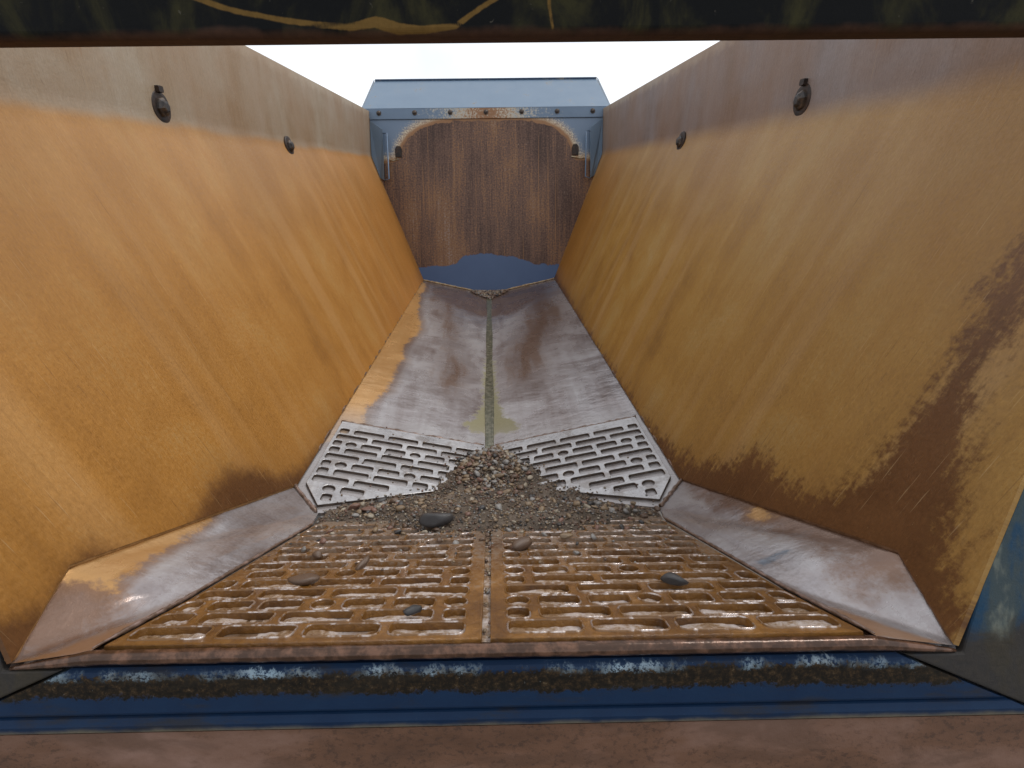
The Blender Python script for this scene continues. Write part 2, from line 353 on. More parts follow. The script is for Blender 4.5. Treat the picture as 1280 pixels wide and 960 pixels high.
SM = {k: v for k, v in STONES}

# ------------------------------------------------------------------ mesh helpers
def new(name, me, mat, parent=None):
    o = bpy.data.objects.new(name, me); COL.objects.link(o)
    if mat and not me.materials: me.materials.append(mat)
    o.parent = parent
    return o
def mesh(name, vs, fs, smooth=False, uv=None):
    me = bpy.data.meshes.new(name); me.from_pydata([tuple(map(float, v)) for v in vs], [], fs); me.update()
    if smooth: me.polygons.foreach_set('use_smooth', [True]*len(me.polygons))
    if uv is not None:
        l = me.uv_layers.new(name='UVMap'); idx = np.zeros(len(me.loops), dtype=np.int32); me.loops.foreach_get('vertex_index', idx)
        l.data.foreach_set('uv', np.asarray(uv, dtype=np.float32)[idx].ravel())
    return me
def setattr_f(me, name, vals):
    a = me.attributes.new(name, 'FLOAT', 'POINT'); a.data.foreach_set('value', np.asarray(vals, dtype=np.float32))
def grid_faces(nu, nv, flip=False):
    fs = []
    for i in range(nu-1):
        for j in range(nv-1):
            q = (i*nv+j, (i+1)*nv+j, (i+1)*nv+j+1, i*nv+j+1); fs.append(q[::-1] if flip else q)
    return fs
def thick(o, t, off=-1):
    m = o.modifiers.new('thickness', 'SOLIDIFY'); m.thickness = t; m.offset = off; return o
def bevel(o, w, seg=2):
    m = o.modifiers.new('bevel', 'BEVEL'); m.width = w; m.segments = seg; m.limit_method = 'ANGLE'; return o
def sdf(poly, P):
    """signed distance to a polygon, positive inside"""
    P = np.asarray(P, float); poly = np.asarray(poly, float); d = np.full(len(P), 1e9); ins = np.zeros(len(P), bool)
    for a, b in zip(poly, np.roll(poly, -1, 0)):
        ab = b-a; t = np.clip(((P-a)@ab)/max(ab@ab, 1e-12), 0, 1); d = np.minimum(d, np.hypot(*(P-a-t[:, None]*ab).T))
        c = (a[1] > P[:, 1]) != (b[1] > P[:, 1])
        with np.errstate(divide='ignore', invalid='ignore'):
            x = (b[0]-a[0])*(P[:, 1]-a[1])/(b[1]-a[1])+a[0]
        ins ^= c & (P[:, 0] < x)
    return np.where(ins, d, -d)
def line_d(pts, P):
    d = np.full(len(P), 1e9); pts = np.asarray(pts, float)
    for a, b in zip(pts[:-1], pts[1:]):
        ab = b-a; t = np.clip(((P-a)@ab)/(ab@ab), 0, 1); d = np.minimum(d, np.hypot(*(P-a-t[:, None]*ab).T))
    return d
def box_bm(bm, size, mat4):
    r = bmesh.ops.create_cube(bm, size=1.0, matrix=mat4 @ Matrix.Diagonal((*size, 1))); return r
def tube(name, pts, r, mat, parent, seg=8, jit=0., taper=None):
    pts = [Vector(p) for p in pts]; vs = []; fs = []
    for i, p in enumerate(pts):
        t = (pts[min(i+1, len(pts)-1)]-pts[max(i-1, 0)]).normalized()
        a = t.orthogonal().normalized() if abs(t.z) > .9 else t.cross(Vector((0, 0, 1))).normalized(); b = t.cross(a)
        rr = r*(1+jit*random.uniform(-1, 1))*(taper(i/(len(pts)-1)) if taper else 1)
        for k in range(seg):
            q = 2*math.pi*k/seg; vs.append(p+a*rr*math.cos(q)+b*rr*math.sin(q))
    for i in range(len(pts)-1):
        for k in range(seg): fs.append((i*seg+k, i*seg+(k+1) % seg, (i+1)*seg+(k+1) % seg, (i+1)*seg+k))
    fs.append(tuple(range(seg))[::-1]); fs.append(tuple((len(pts)-1)*seg+k for k in range(seg)))
    return new(name, mesh(name, vs, fs, True), mat, parent)
def prism(name, poly3, ext, mat, parent, bw=0):
    """polygon extruded along a vector"""
    n = len(poly3); e = Vector(ext); vs = [Vector(p) for p in poly3]+[Vector(p)+e for p in poly3]
    fs = [tuple(range(n)), tuple(range(2*n-1, n-1, -1))]+[(i, n+i, n+(i+1) % n, (i+1) % n) for i in range(n)]
    me = mesh(name, vs, fs); bm = bmesh.new(); bm.from_mesh(me); bmesh.ops.recalc_face_normals(bm, faces=bm.faces); bm.to_mesh(me); bm.free()
    o = new(name, me, mat, parent)
    if bw: bevel(o, bw)
    return o
def lerp(a, b, t): return a+(b-a)*t

# ------------------------------------------------------------------ body measures (metres)
W0, W1 = .7415, 1.263                 # half widths: floor edge, upper wall
ZV, ZE, ZF, ZT = .0496, .2076, 1.4894, 1.9393   # valley, floor edge, wall fold, wall top
YF, SL = 5.7526, .2512                # foot of front wall, its forward lean per metre
KX = (W1-W0)/(ZF-ZE)
KV = (ZE-ZV)/W0
def wx(z): return W0+(z-ZE)*KX if z < ZF else W1
def wx_soft(z):
    r = .05
    if z <= ZF-r: return wx(z)
    if z >= ZF+r: return W1
    t = (z-ZF+r)/(2*r); return wx(ZF-r)+KX*2*r*(t-t*t/2)- (KX*r - (W1-wx(ZF-r)))*t
def yfront(z): return YF+SL*(z-ZE)
def zv(x): return ZV+KV*abs(x)
def zc(y): return .7974-.403*y        # chute slope
YT = .67
def yrear(z): return YT+.355*(z-.497)
A = (W0, 1.675, ZE); B = (wx(.55), .858, .55); D = (wx(.497), YT, .497)
F_ = (.705, YT, zc(YT)-.004); E_ = (.662, .865, zc(.865)); C_ = (.588, 1.40, zc(1.40)); V_ = (.613, 1.533, zv(.613))

body = bpy.data.objects.new('dump_body', None); COL.objects.link(body)
body['label'] = 'rust-stained blue steel tipper body seen through its open tail end'; body['category'] = 'truck body'

gm = mesh('ground', [(-60, -60, 0), (60, -60, 0), (60, 60, 0), (-60, 60, 0)], [(0, 1, 2, 3)])
gg = G('yard_ground'); go = gg.obj(); gmat = gg.done(gg.mix(gg.noise(go, 3, 6), (.13, .12, .11), (.22, .205, .19)), .85)
gr = new('ground', gm, gmat); gr.location = (0, 0, 0.0); gr['kind'] = 'structure'

# ------------------------------------------------------------------ side walls
LW1 = [(1.155, .403), (1.312, .434), (1.416, .425), (1.515, .368), (1.598, .282), (1.756, .223), (1.994, .198), (2.273, .194), (2.4, .1), (1.67, .1)]
LW2 = [(.605, .632), (.709, .556), (.771, .526), (.815, .534), (.852, .547), (.914, .54), (.972, .467), (.695, .425), (.536, .546)]
RW1 = [(5.75, .25), (4.705, .23), (3.631, .215), (2.796, .21), (2.149, .215), (1.816, .24), (1.639, .29), (1.503, .367), (1.364, .482), (1.269, .469), (1.168, .483),
       (1.094, .516), (1.062, .578), (1.029, .661), (1.024, .787), (1.031, .917), (1.067, 1.074), (1.066, 1.179), (.967, 1.055), (.964, .975), (.946, .896),
       (.914, .822), (.869, .757), (.809, .686), (.769, .606), (.696, .56), (.658, .467), (.86, .40), (1.573, .10), (5.75, .1)]
def side_wall(s):
    bot = []
    def seg(a, b, n):
        for i in range(n): bot.append(tuple(lerp(a[k], b[k], i/n) for k in (0, 1)))
    seg((D[1], D[2]), (B[1], B[2]), 10); seg((B[1], B[2]), (A[1], A[2]), 40); seg((A[1], A[2]), (YF, ZE), 150); bot.append((YF, ZE))
    yt0, yt1 = yrear(ZT), yfront(ZT); nv = 80; vs = []; uv = []
    for (yb, zb) in bot:
        yt = yt0+(yb-YT)/(YF-YT)*(yt1-yt0)
        for j in range(nv):
            z = lerp(zb, ZF-.06, j/52) if j <= 52 else (lerp(ZF-.06, ZF+.06, (j-52)/12) if j <= 64 else lerp(ZF+.06, ZT, (j-64)/15))
            if yb <= 1.675: # straight rear edge on the tilted tail plane
                y = lerp(yb, yt, (z-zb)/(ZT-zb))
            else: y = lerp(yb, yt, (z-zb)/(ZT-zb))
            vs.append((s*wx_soft(z), y, z)); uv.append((y, z))
    me = mesh('side_wall', vs, grid_faces(len(bot), nv, s < 0), False, uv)
    P = np.array(uv)
    w = np.maximum(sdf(LW1, P), sdf(LW2, P)) if s < 0 else sdf(RW1, P)
    setattr_f(me, 'wet', np.clip(w, -.3, .3))
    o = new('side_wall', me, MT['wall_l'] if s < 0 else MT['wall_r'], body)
    thick(o, .012, -1)
    return o
for s in (-1, 1):
    side_wall(s)
    # folded top rail outside the wall
    pr = [(s*(W1+.0005), yrear(ZT)+.01, ZT-.10), (s*(W1+.08), yrear(ZT)+.01, ZT-.10), (s*(W1+.08), yrear(ZT)+.01, ZT-.02), (s*(W1+.05), yrear(ZT)+.01, ZT+.006), (s*(W1+.0005), yrear(ZT)+.01, ZT+.006)]
    prism('top_rail', [(x+s*.013 if abs(x) < W1+.01 else x, y, z) for x, y, z in pr], (0, yfront(ZT)-yrear(ZT)-.02, 0), MT['rail'], body, .006)

# ------------------------------------------------------------------ front wall
ARCH = [(-1.25, 1.40), (-1.06, 1.432), (-.961, 1.445), (-.912, 1.589), (-.831, 1.691), (-.716, 1.76), (-.543, 1.814), (-.328, 1.835), (.36, 1.836), (.618, 1.802), (.764, 1.737), (.86, 1.657),
        (.921, 1.545), (.966, 1.433), (1.06, 1.425), (1.25, 1.40), (1.3, .944), (.9, .35), (.706, .356), (.527, .359), (.394, .411), (.26, .446), (-.051, .484), (-.274, .462), (-.365, .378),
        (-.589, .356), (-.9, .333), (-1.3, 1.0)]
nu, nv = 120, 90; vs = []; uv = []
for i in range(nu):
    for j in range(nv):
        z01 = j/(nv-1)
        zt = 1.953; k = 2*i/(nu-1)-1
        # rows run from the V-shaped foot to the level top
        zb_x = W0*k; zb = zv(zb_x)
        z = lerp(zb, zt, z01); x = k*(wx(z)-.002 if z > ZE else W0)
        if z < ZE: x = k*W0
        vs.append((x, yfront(z), z)); uv.append((x, z))
me = mesh('front_wall', vs, grid_faces(nu, nv, False), False, uv); setattr_f(me, 'rust', np.clip(sdf(ARCH, np.array(uv)), -.4, .4))
fw = new('front_wall', me, MT['front'], body); thick(fw, .015, -1)
fn = Vector((0, -1, SL)).normalized(); fu = Vector((0, SL, 1)).normalized()     # towards camera, up the wall
def fp(x, z, off=0.): return Vector((x, yfront(z), z))+fn*off

# spill guard: bolt strip, sloping plate, cheeks, turned-over lip
strip = prism('bolt_strip', [fp(-1.318, 1.955, .002), fp(-1.245, 1.852, .002), fp(1.245, 1.852, .002), fp(1.318, 1.955, .002)], fn*.012, MT['strip'], body, .003)
GT = (6.66, 2.288)
g0 = fp(0, 1.957, .016)
guard = prism('spill_guard', [(-1.323, g0.y, g0.z), (1.323, g0.y, g0.z), (1.252, GT[0], GT[1]), (-1.252, GT[0], GT[1])], (0, .008, -.012), MT['guard'], body, .002)
prism('guard_lip', [(-1.252, GT[0]-.004, GT[1]-.022), (1.252, GT[0]-.004, GT[1]-.022), (1.252, GT[0]-.012, GT[1]+.014), (-1.252, GT[0]-.012, GT[1]+.014)], (0, .05, .01), MT['rail'], guard, .003)
for s in (-1, 1):
    prism('guard_cheek', [(s*1.329, g0.y-.004, g0.z-.006), (s*1.258, GT[0], GT[1]+.01), (s*1.29, GT[0]+.02, GT[1]-.15), (s*1.329, g0.y+.05, g0.z-.08)], (s*.008, 0, 0), MT['guard'], guard, .001)
def lathe_me(name, prof, seg=16):
    vs = []; fs = []
    for (r, h) in prof:
        for k in range(seg): a = 2*math.pi*k/seg; vs.append((r*math.cos(a), r*math.sin(a), h))
    for i in range(len(prof)-1):
        for k in range(seg): fs.append((i*seg+k, i*seg+(k+1) % seg, (i+1)*seg+(k+1) % seg, (i+1)*seg+k))
    fs.append(tuple((len(prof)-1)*seg+k for k in range(seg)))
    return mesh(name, vs, fs)
def orient(o, p, n): o.matrix_local = Matrix.Translation(p) @ Vector(n).to_track_quat('Z', 'Y').to_matrix().to_4x4()
bolt_me = lathe_me('bolt', [(.026, 0), (.026, .006), (.019, .007), (.018, .016), (.012, .021), (.003, .022)], 12)
for i in range(7):
    b = new('bolt', bolt_me, MT['nut'], strip); orient(b, fp(-1.148+.381*i, 1.912, .0145), fn)

# corner brackets with a flat U bar, dark keyholes with pale drips
for s in (-1, 1):
    br = prism('corner_bracket', [fp(s*1.25, 1.848, .004), fp(s*1.105, 1.74, .05), fp(s*1.112, 1.24, .05), fp(s*wx(1.27)-s*.012, 1.27, .006), fp(s*1.248, 1.49, .004)], fn*.012, MT['guard'], body, .003)
    pts = [fp(s*1.105, 1.70, .065), fp(s*1.062, 1.70, .065), fp(s*1.058, 1.25, .065), fp(s*1.112, 1.235, .065)]
    tube('u_bar', pts, .007, MT['bar'], br, 6)
    k = prism('keyhole_plate', [fp(s*.955+dx, 1.53+dz, .001) for dx, dz in ((-.035, -.05), (.035, -.05), (.038, .03), (.02, .06), (-.02, .06), (-.038, .03))], fn*.012, MT['iron'], body, .004)
    tube('drip', [fp(s*.955-.04, 1.47, .004), fp(s*.955, 1.462, .004), fp(s*1.02, 1.448, .004), fp(s*1.05, 1.452, .004)], .008, MT['drip'], k, 6, .4)
# pale weld along the foot of the wall
for s in (-1, 1):
    pts = [Vector((s*W0*t, yfront(zv(W0*t))-.006, zv(W0*t)+.008)) for t in np.linspace(.02, .985, 40)]
    tube('weld_bead', pts, .010, MT['weld'], body, 6, .35)
    pts = [Vector((s*(wx(z)-.006), yfront(z)-.006, z)) for z in np.linspace(ZE+.01, 1.22, 40)]
    tube('weld_bead', pts, .006, MT['rail'], body, 6, .3)

# ------------------------------------------------------------------ V floor
VO = [(-.9, 5.9), (-.70, 5.6), (-.67, 4.895), (-.646, 4.557), (-.554, 3.924), (-.585, 3.423), (-.568, 2.977), (-.582, 2.678), (-.631, 2.471), (-.612, 2.202), (-.69, 2.05), (-.80, 1.9), (-.9, 2.0)]
MUDL = [(.0, 3.6), (-.03, 3.5), (-.041, 3.174), (-.045, 2.723), (-.086, 2.526), (-.146, 2.416), (-.09, 2.356), (-.024, 2.362), (0., 2.285)]
MUDR = [(.0, 3.6), (.03, 3.5), (.044, 3.169), (.053, 2.739), (.089, 2.539), (.167, 2.369), (.116, 2.329), (.055, 2.356), (0., 2.301)]
B1 = [(-.522, 4.983), (-.29, 5.01), (-.243, 3.553), (-.10, 3.163), (-.238, 2.696), (-.325, 2.897), (-.326, 3.899)]
B2 = [(.333, 5.486), (.66, 5.337), (.618, 4.099), (.388, 3.433), (.309, 2.88), (.143, 2.973), (.095, 3.382), (.176, 3.769), (.305, 4.362)]
B3 = [(-.74, 5.75), (.74, 5.75), (.70, 5.0), (.2, 4.6), (-.2, 4.6), (-.62, 5.0)]
for s in (-1, 1):
    nu, nv = 60, 220; vs = []; uv = []
    for i in range(nu):
        x = W0*i/(nu-1); y0 = min(1.85, 1.856-(1.856-1.533)*x/.613) if x < .613 else lerp(1.533, 1.675, (x-.613)/(W0-.613))
        for j in range(nv):
            t = (j/(nv-1)); y = lerp(y0, yfront(zv(x)), t); vs.append((s*x, y, zv(x))); uv.append((s*x, y))
    me = mesh('floor_plate', vs, grid_faces(nu, nv, s < 0), False)
    P = np.array(uv)
    setattr_f(me, 'orange', np.clip(sdf(VO, P), -.3, .3))
    setattr_f(me, 'mud', np.clip(np.maximum(sdf(MUDL, P), sdf(MUDR, P)), -.3, .3))
    setattr_f(me, 'stain', np.clip(np.maximum(np.maximum(sdf(B1, P), sdf(B2, P)), sdf(B3, P)), -.35, .35))
    thick(new('floor_plate', me, MT['floor'], body), .012, -1)
    # seam weld between floor and wall
    pts = [Vector((s*(W0-.004), y, ZE+.004)) for y in np.linspace(1.70, YF-.01, 120)]
    tube('weld_bead', pts, .007, MT['seamw'], body, 6, .35)
# flat strip of silt lying in the valley
vs = []; uvs = []
ys = np.linspace(1.9, 5.70, 200)
for y in ys:
    w = .024+.003*math.sin(y*5)+.0015*random.random(); z = ZV+KV*w+.001
    for k in (-1, -.75, -.5, 0, .5, .75, 1): vs.append((k*w, y, z+(.003 if abs(k) == .75 else 0)+random.uniform(-.0003, .0003)))
new('valley_strip', mesh('valley_strip', vs, grid_faces(200, 7, True), True), MT['silt'], body)

# ------------------------------------------------------------------ gussets and chute
LG = [(-.92, .80), (-.90, .86), (-.93, 1.023), (-.86, 1.349), (-.802, 1.228), (-.798, 1.12), (-.792, 1.002), (-.789, .894), (-.784, .842), (-.816, .841), (-.85, .835)]
RG = [(.784, 1.264), (.81, 1.263), (.813, 1.215), (.804, 1.178), (.778, 1.18), (.769, 1.217)]
RB = [(.665, .997), (.745, 1.01), (.746, .99), (.668, .967)]
RD = [(.749, 1.671), (.747, 1.374), (.772, 1.149), (.797, .937), (.787, .825), (.92, .80), (.95, .965), (.79, 1.748)]
LD = [(-.82, .88), (-.76, .80), (-.80, .69), (-.92, .66), (-.95, .9)]
TM = [(-.69, .66), (-.87, .66), (-.80, .700), (-.70, .80), (-.655, .865), (-.64, .86)]
def gusset(s):
    tris = [(A, B, V_), (B, C_, V_), (B, E_, C_), (B, D, E_), (D, F_, E_)]
    bm = bmesh.new()
    for t in tris:
        t = [(s*p[0], p[1], p[2]) for p in t]
        f = bm.faces.new([bm.verts.new(p) for p in (t if s < 0 else t[::-1])])
    bmesh.ops.remove_doubles(bm, verts=bm.verts, dist=1e-5)
    bmesh.ops.subdivide_edges(bm, edges=bm.edges, cuts=5, use_grid_fill=True)
    bmesh.ops.subdivide_edges(bm, edges=bm.edges, cuts=5, use_grid_fill=True)
    bmesh.ops.recalc_face_normals(bm, faces=bm.faces)
    if sum(f.normal.z for f in bm.faces) < 0: bmesh.ops.reverse_faces(bm, faces=bm.faces)
    inner = [v for v in bm.verts if not v.is_boundary]
    for _ in range(40): bmesh.ops.smooth_vert(bm, verts=inner, factor=.5, use_axis_x=True, use_axis_y=True, use_axis_z=True)
    bmesh.ops.recalc_face_normals(bm, faces=bm.faces)
    if sum(f.normal.z for f in bm.faces) < 0: bmesh.ops.reverse_faces(bm, faces=bm.faces)
    for v in bm.verts: v.co.z += .0025*math.sin(v.co.y*17+s)*math.sin(v.co.x*31) if .7 < v.co.y < 1.5 and abs(v.co.x) < .8 and v.co.z > zc(v.co.y)+.02 else 0
    me = bpy.data.meshes.new('gusset_plate'); bm.to_mesh(me); bm.free()
    me.polygons.foreach_set('use_smooth', [True]*len(me.polygons))
    P = np.array([(v.co.x, v.co.y) for v in me.vertices])
    no = np.full(len(P), -.3)
    setattr_f(me, 'orange', np.clip(sdf(LG, P) if s < 0 else sdf(RG, P), -.3, .3))
    setattr_f(me, 'stain', np.clip(sdf(LD, P) if s < 0 else sdf(RD, P), -.3, .3))
    setattr_f(me, 'paint', np.clip(sdf(RB, P), -.3, .3) if s > 0 else no)
    setattr_f(me, 'tail', np.clip(sdf([(-s*a if s > 0 else a, b) for a, b in TM], P), -.3, .3))
    o = thick(new('gusset_plate', me, MT['gusset'], body), .01, -1); o.modifiers[0].use_rim = False; return o
for s in (-1, 1):
    gusset(s)
    path = [tuple(lerp(A[k], B[k], t) for k in range(3)) for t in np.linspace(0, 1, 40)]+[tuple(lerp(B[k], D[k], t) for k in range(3)) for t in np.linspace(.1, .97, 12)]
    tube('fillet_weld', [Vector((s*(p[0]-.002), p[1], p[2]+.001)) for p in path], .008, MT['fil_l'] if s < 0 else MT['fil_r'], body, 8, .12)

def chute_half_x(y):   # half width of the chute slope
    pts = [(YT, .705), (.865, .662), (1.40, .588), (1.533, .613)]
    for (a, xa), (b, xb) in zip(pts[:-1], pts[1:]):
        if y <= b: return lerp(xa, xb, (y-a)/(b-a))
    return .613*(1.856-y)/(1.856-1.533)
ys = np.linspace(YT+.002, 1.84, 60); vs = []
for y in ys:
    for i in range(41): x = (2*i/40-1)*(chute_half_x(y)); vs.append((x, y, zc(y)-.015))
thick(new('chute_plate', mesh('chute_plate', vs, grid_faces(60, 41, True)), MT['base'], body), .012, -1)
# wet mud lying in the slots
nx, ny = 260, 170; vs = []
def vnoise(seed, P, sc):
    r = np.random.default_rng(seed); out = np.zeros(len(P))
    for k in range(14):
        a = r.uniform(0, 2*math.pi); f = sc*r.uniform(.5, 1.8); out += np.sin((P[:, 0]*math.cos(a)+P[:, 1]*math.sin(a))*f+r.uniform(0, 7))
    return out/math.sqrt(7)
yy = np.linspace(YT+.02, 1.5, ny); P = []
for y in yy:
    for i in range(nx): P.append(((2*i/(nx-1)-1)*(chute_half_x(y)-.02), y))
P = np.array(P); hgt = -.0125+.0016*vnoise(3, P, 45)+.0005*vnoise(4, P, 200); hgt = np.minimum(hgt, -.006)
vs = np.column_stack([P, zc(P[:, 1])+hgt])
wm = new('wet_mud', mesh('wet_mud', vs, grid_faces(ny, nx, True), True), MT['mud'], body); wm['kind'] = 'stuff'

# slotted wear plates -------------------------------------------------
PITCH, SLOT = .057, .0440
def outline_x(poly, v):
    xs = []
    for (a, b) in zip(poly, poly[1:]+poly[:1]):
        if (a[1] > v) != (b[1] > v): xs.append(a[0]+(b[0]-a[0])*(v-a[1])/(b[1]-a[1]))
    return (min(xs), max(xs)) if len(xs) >= 2 else None
def rrect(u0, u1, v0, v1, r, sh0=0., sh1=0.):
    pts = []; r = min(r, (u1-u0)/2-.0005, (v1-v0)/2-.0005)
    for cx, cy, a0 in ((u1-r, v1-r, 0), (u0+r, v1-r, 90), (u0+r, v0+r, 180), (u1-r, v0+r, 270)):
        for k in range(5):
            a = math.radians(a0+k*22.5); pts.append((cx+r*math.cos(a), cy+r*math.sin(a)))
    # slanted ends follow a slanting plate edge
    return [(x+(sh1 if x > (u0+u1)/2 else sh0)*(y-(v0+v1)/2), y) for x, y in pts]
def slotted_plate(outline, rows, mat, place, t=.014, bev=.003, rim=0., SLOT=SLOT):
    """rows: list of (v centre, [(u0,u1,kind)])"""
    slots = []; spl = slots.append
    mar = .013
    for v, items in rows:
        rr = [outline_x(outline, v+d) for d in (-SLOT/2-.004, 0, SLOT/2+.004)]
        if any(r is None for r in rr): continue
        if outline_x(outline, v-SLOT/2-.009) is None or outline_x(outline, v+SLOT/2+.009) is None: continue
        slo = (rr[2][0]-rr[0][0])/(SLOT+.008); shi = (rr[2][1]-rr[0][1])/(SLOT+.008)
        lo = rr[1][0] if abs(slo) < .6 else max(r[0] for r in rr); hi = rr[1][1] if abs(shi) < .6 and abs(rr[1][1]-(rr[0][1]+rr[2][1])/2) < .002 else min(r[1] for r in rr)
        if abs(slo) >= .6: slo = 0.
        if hi != rr[1][1]: shi = 0.
        for u0, u1, k in items:
            c0 = u0 < lo+mar; c1 = u1 > hi-mar
            a = max(u0, lo+mar); b = min(u1, hi-mar)
            if b-a < .026: continue
            jv = random.uniform(-.0006, .0006)
            if k == 'o' and not (c0 or c1):
                spl([((a+b)/2+(b-a)/2*math.cos(q), v+jv+(SLOT/2)*math.sin(q)) for q in np.linspace(0, 2*math.pi, 20, endpoint=False)])
            else: spl(rrect(a, b, v-SLOT/2+jv, v+SLOT/2+jv, .012, slo if c0 else 0., shi if c1 else 0.))
    def off(pts, d):        # move a counter-clockwise polygon outwards by d
        P = np.array(pts); nx = np.roll(P, -1, 0); pv = np.roll(P, 1, 0)
        e1 = P-pv; e2 = nx-P; n1 = np.column_stack([e1[:, 1], -e1[:, 0]]); n2 = np.column_stack([e2[:, 1], -e2[:, 0]])
        n1 /= np.maximum(np.linalg.norm(n1, axis=1, keepdims=True), 1e-9); n2 /= np.maximum(np.linalg.norm(n2, axis=1, keepdims=True), 1e-9)
        n = n1+n2; n /= np.maximum((n*n).sum(1, keepdims=True)/2, .3); return P+n*d
    area = sum(a[0]*b[1]-b[0]*a[1] for a, b in zip(outline, outline[1:]+outline[:1]))
    if area < 0: outline = outline[::-1]
    arc = [(bev*(1-math.cos(math.radians(q))), bev*(1-math.sin(math.radians(q)))) for q in (90, 60, 30, 0)]   # inset, drop
    loops = [[(off(outline, -i_), t/2-d_) for i_, d_ in arc]+[(off(outline, 0), -t/2)]]
    if rim: loops += [[(off(p, .0044), t/2), (off(p, .0036), t/2+rim*.6), (off(p, .0024), t/2+rim), (off(p, .0010), t/2+rim*.75), (off(p, .0002), t/2), (off(p, 0), -t/2)] for p in slots]
    else: loops += [[(off(p, i_), t/2-d_) for i_, d_ in arc]+[(off(p, 0), -t/2)] for p in slots]
    cu = bpy.data.curves.new('slotted', 'CURVE'); cu.dimensions = '2D'; cu.fill_mode = 'BOTH'
    for L in loops:
        q = cu.splines.new('POLY'); q.points.add(len(L[0][0])-1)
        for p, c in zip(q.points, L[0][0]): p.co = (c[0], c[1], 0, 1)
        q.use_cyclic_u = True
    tmp = bpy.data.objects.new('tmp', cu); COL.objects.link(tmp); bpy.context.view_layer.update()
    me0 = bpy.data.meshes.new_from_object(tmp.evaluated_get(bpy.context.evaluated_depsgraph_get())); bpy.data.objects.remove(tmp)
    vs = [(v.co.x, v.co.y, t/2) for v in me0.vertices]; fs = [tuple(p.vertices) if p.normal.z > 0 else tuple(p.vertices)[::-1] for p in me0.polygons]; nflat = len(fs); kinds = [0]*nflat
    for k, L in enumerate(loops):
        n = len(L[0][0]); b0 = len(vs)
        for P, z in L: vs += [(x, y, z) for x, y in P]
        for r in range(len(L)-1):
            for i in range(n):
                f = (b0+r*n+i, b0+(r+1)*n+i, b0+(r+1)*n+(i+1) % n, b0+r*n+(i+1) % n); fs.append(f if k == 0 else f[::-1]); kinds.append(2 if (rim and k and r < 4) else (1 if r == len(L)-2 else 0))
    me = mesh('slotted_plate', vs, fs); me.polygons.foreach_set('use_smooth', [i >= nflat for i in range(len(fs))])
    bm = bmesh.new(); bm.from_mesh(me); bm.to_mesh(me); bm.free()
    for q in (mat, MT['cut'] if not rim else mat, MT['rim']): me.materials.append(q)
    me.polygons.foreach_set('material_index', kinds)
    me.transform(place)
    if place.determinant() < 0: me.flip_normals()
    return new('slotted_plate', me, mat, body)
def row_items(kind, n=6):
    it = []; u = 0.
    if kind == 'A':
        for i in range(n): it.append((u, u+.138, 'r')); u += .160
    if kind == 'B':
        it.append((u, u+.042, 'r')); u += .066
        for i in range(n): it.append((u, u+.138, 'r')); u += .160
    if kind == 'C':
        it.append((u, u+.036, 'r')); u += .055
        for i in range(3):
            for w, k in ((.048, 'o'), (.088, 'r'), (.088, 'r')): it.append((u, u+w, k)); u += w+.021
    if kind == 'D':      # chute: oval next to the spine
        for i in range(3):
            for w, k in ((.046, 'o'), (.084, 'r'), (.084, 'r')): it.append((u, u+w, k)); u += w+.022
    return it
cosv = math.cos(math.atan(KV)); UO = .722
for s in (-1, 1):
    ol = [(.025, 2.215), (UO, 2.215), (UO, 1.69), (.640, 1.565), (.025, 1.87)]
    rows = []
    for k in range(-2, 12):
        kind = 'ACB'[k % 3]
        rows.append((2.072-k*PITCH, [(UO-.013-b, UO-.013-a, q) for a, b, q in row_items(kind)]))
    ex = Vector((s*cosv, 0, KV*cosv)); ey = Vector((0, 1, 0)); ez = Vector((-s*KV*cosv, 0, cosv))
    pm = Matrix((ex, ey, ez)).transposed().to_4x4(); pm.translation = Vector((0, 0, ZV))+ez*.0065
    p = slotted_plate(ol, rows, MT['slot_v'], pm, .011, .0015, 0., .0465); p['label'] = 'silvery slotted wear plate on the sloping floor'
    # chamfer edge bar between plate and gusset
    tube('weld_bead', [Vector((s*lerp(.735, .618, t), lerp(1.66, 1.53, t), zv(lerp(.735, .618, t))+.008)) for t in np.linspace(0, 1, 14)], .008, MT['seamw'], body, 6, .4)
    tube('weld_bead', [Vector((s*lerp(.71, .03, t), 2.222, zv(lerp(.71, .03, t))+.006)) for t in np.linspace(0, 1, 40)], .007, MT['seamw'], body, 6, .6)
cs = math.cos(math.atan(.403)); LEN = (1.43-.684)/cs
for s in (-1, 1):
    def hx(v): return chute_half_x(.684+v*cs)-.014
    ol = [(.008, 0), (hx(0), 0), (hx(.18/cs), .18/cs), (hx(LEN-.04), LEN-.04), (hx(LEN-.04)-.02, LEN), (.008, LEN)]
    rows = [(.010+SLOT/2+.008+k*PITCH, [(.043+a, .043+b, q) for a, b, q in row_items('ABD'[k % 3])]) for k in range(15)]
    ex = Vector((s, 0, 0)); ey = Vector((0, cs, -.403*cs)); ez = Vector((0, .403*cs, cs))
    pm = Matrix((ex, ey, ez)).transposed().to_4x4(); pm.translation = Vector((0, .684, zc(.684)))+ez*(-.006)
    p = slotted_plate(ol, rows, MT['slot_c'], pm, .014, .003, .0028); p['label'] = 'mud-brown slotted wear plate on the tail slope'
    tube('weld_bead', [Vector((s*(chute_half_x(y)-.004), y, zc(y)+.002)) for y in np.linspace(.674, 1.44, 95)], .0045, MT['seamw'], body, 6, .3, lambda t: min(1, .3+9*min(t, 1-t)))

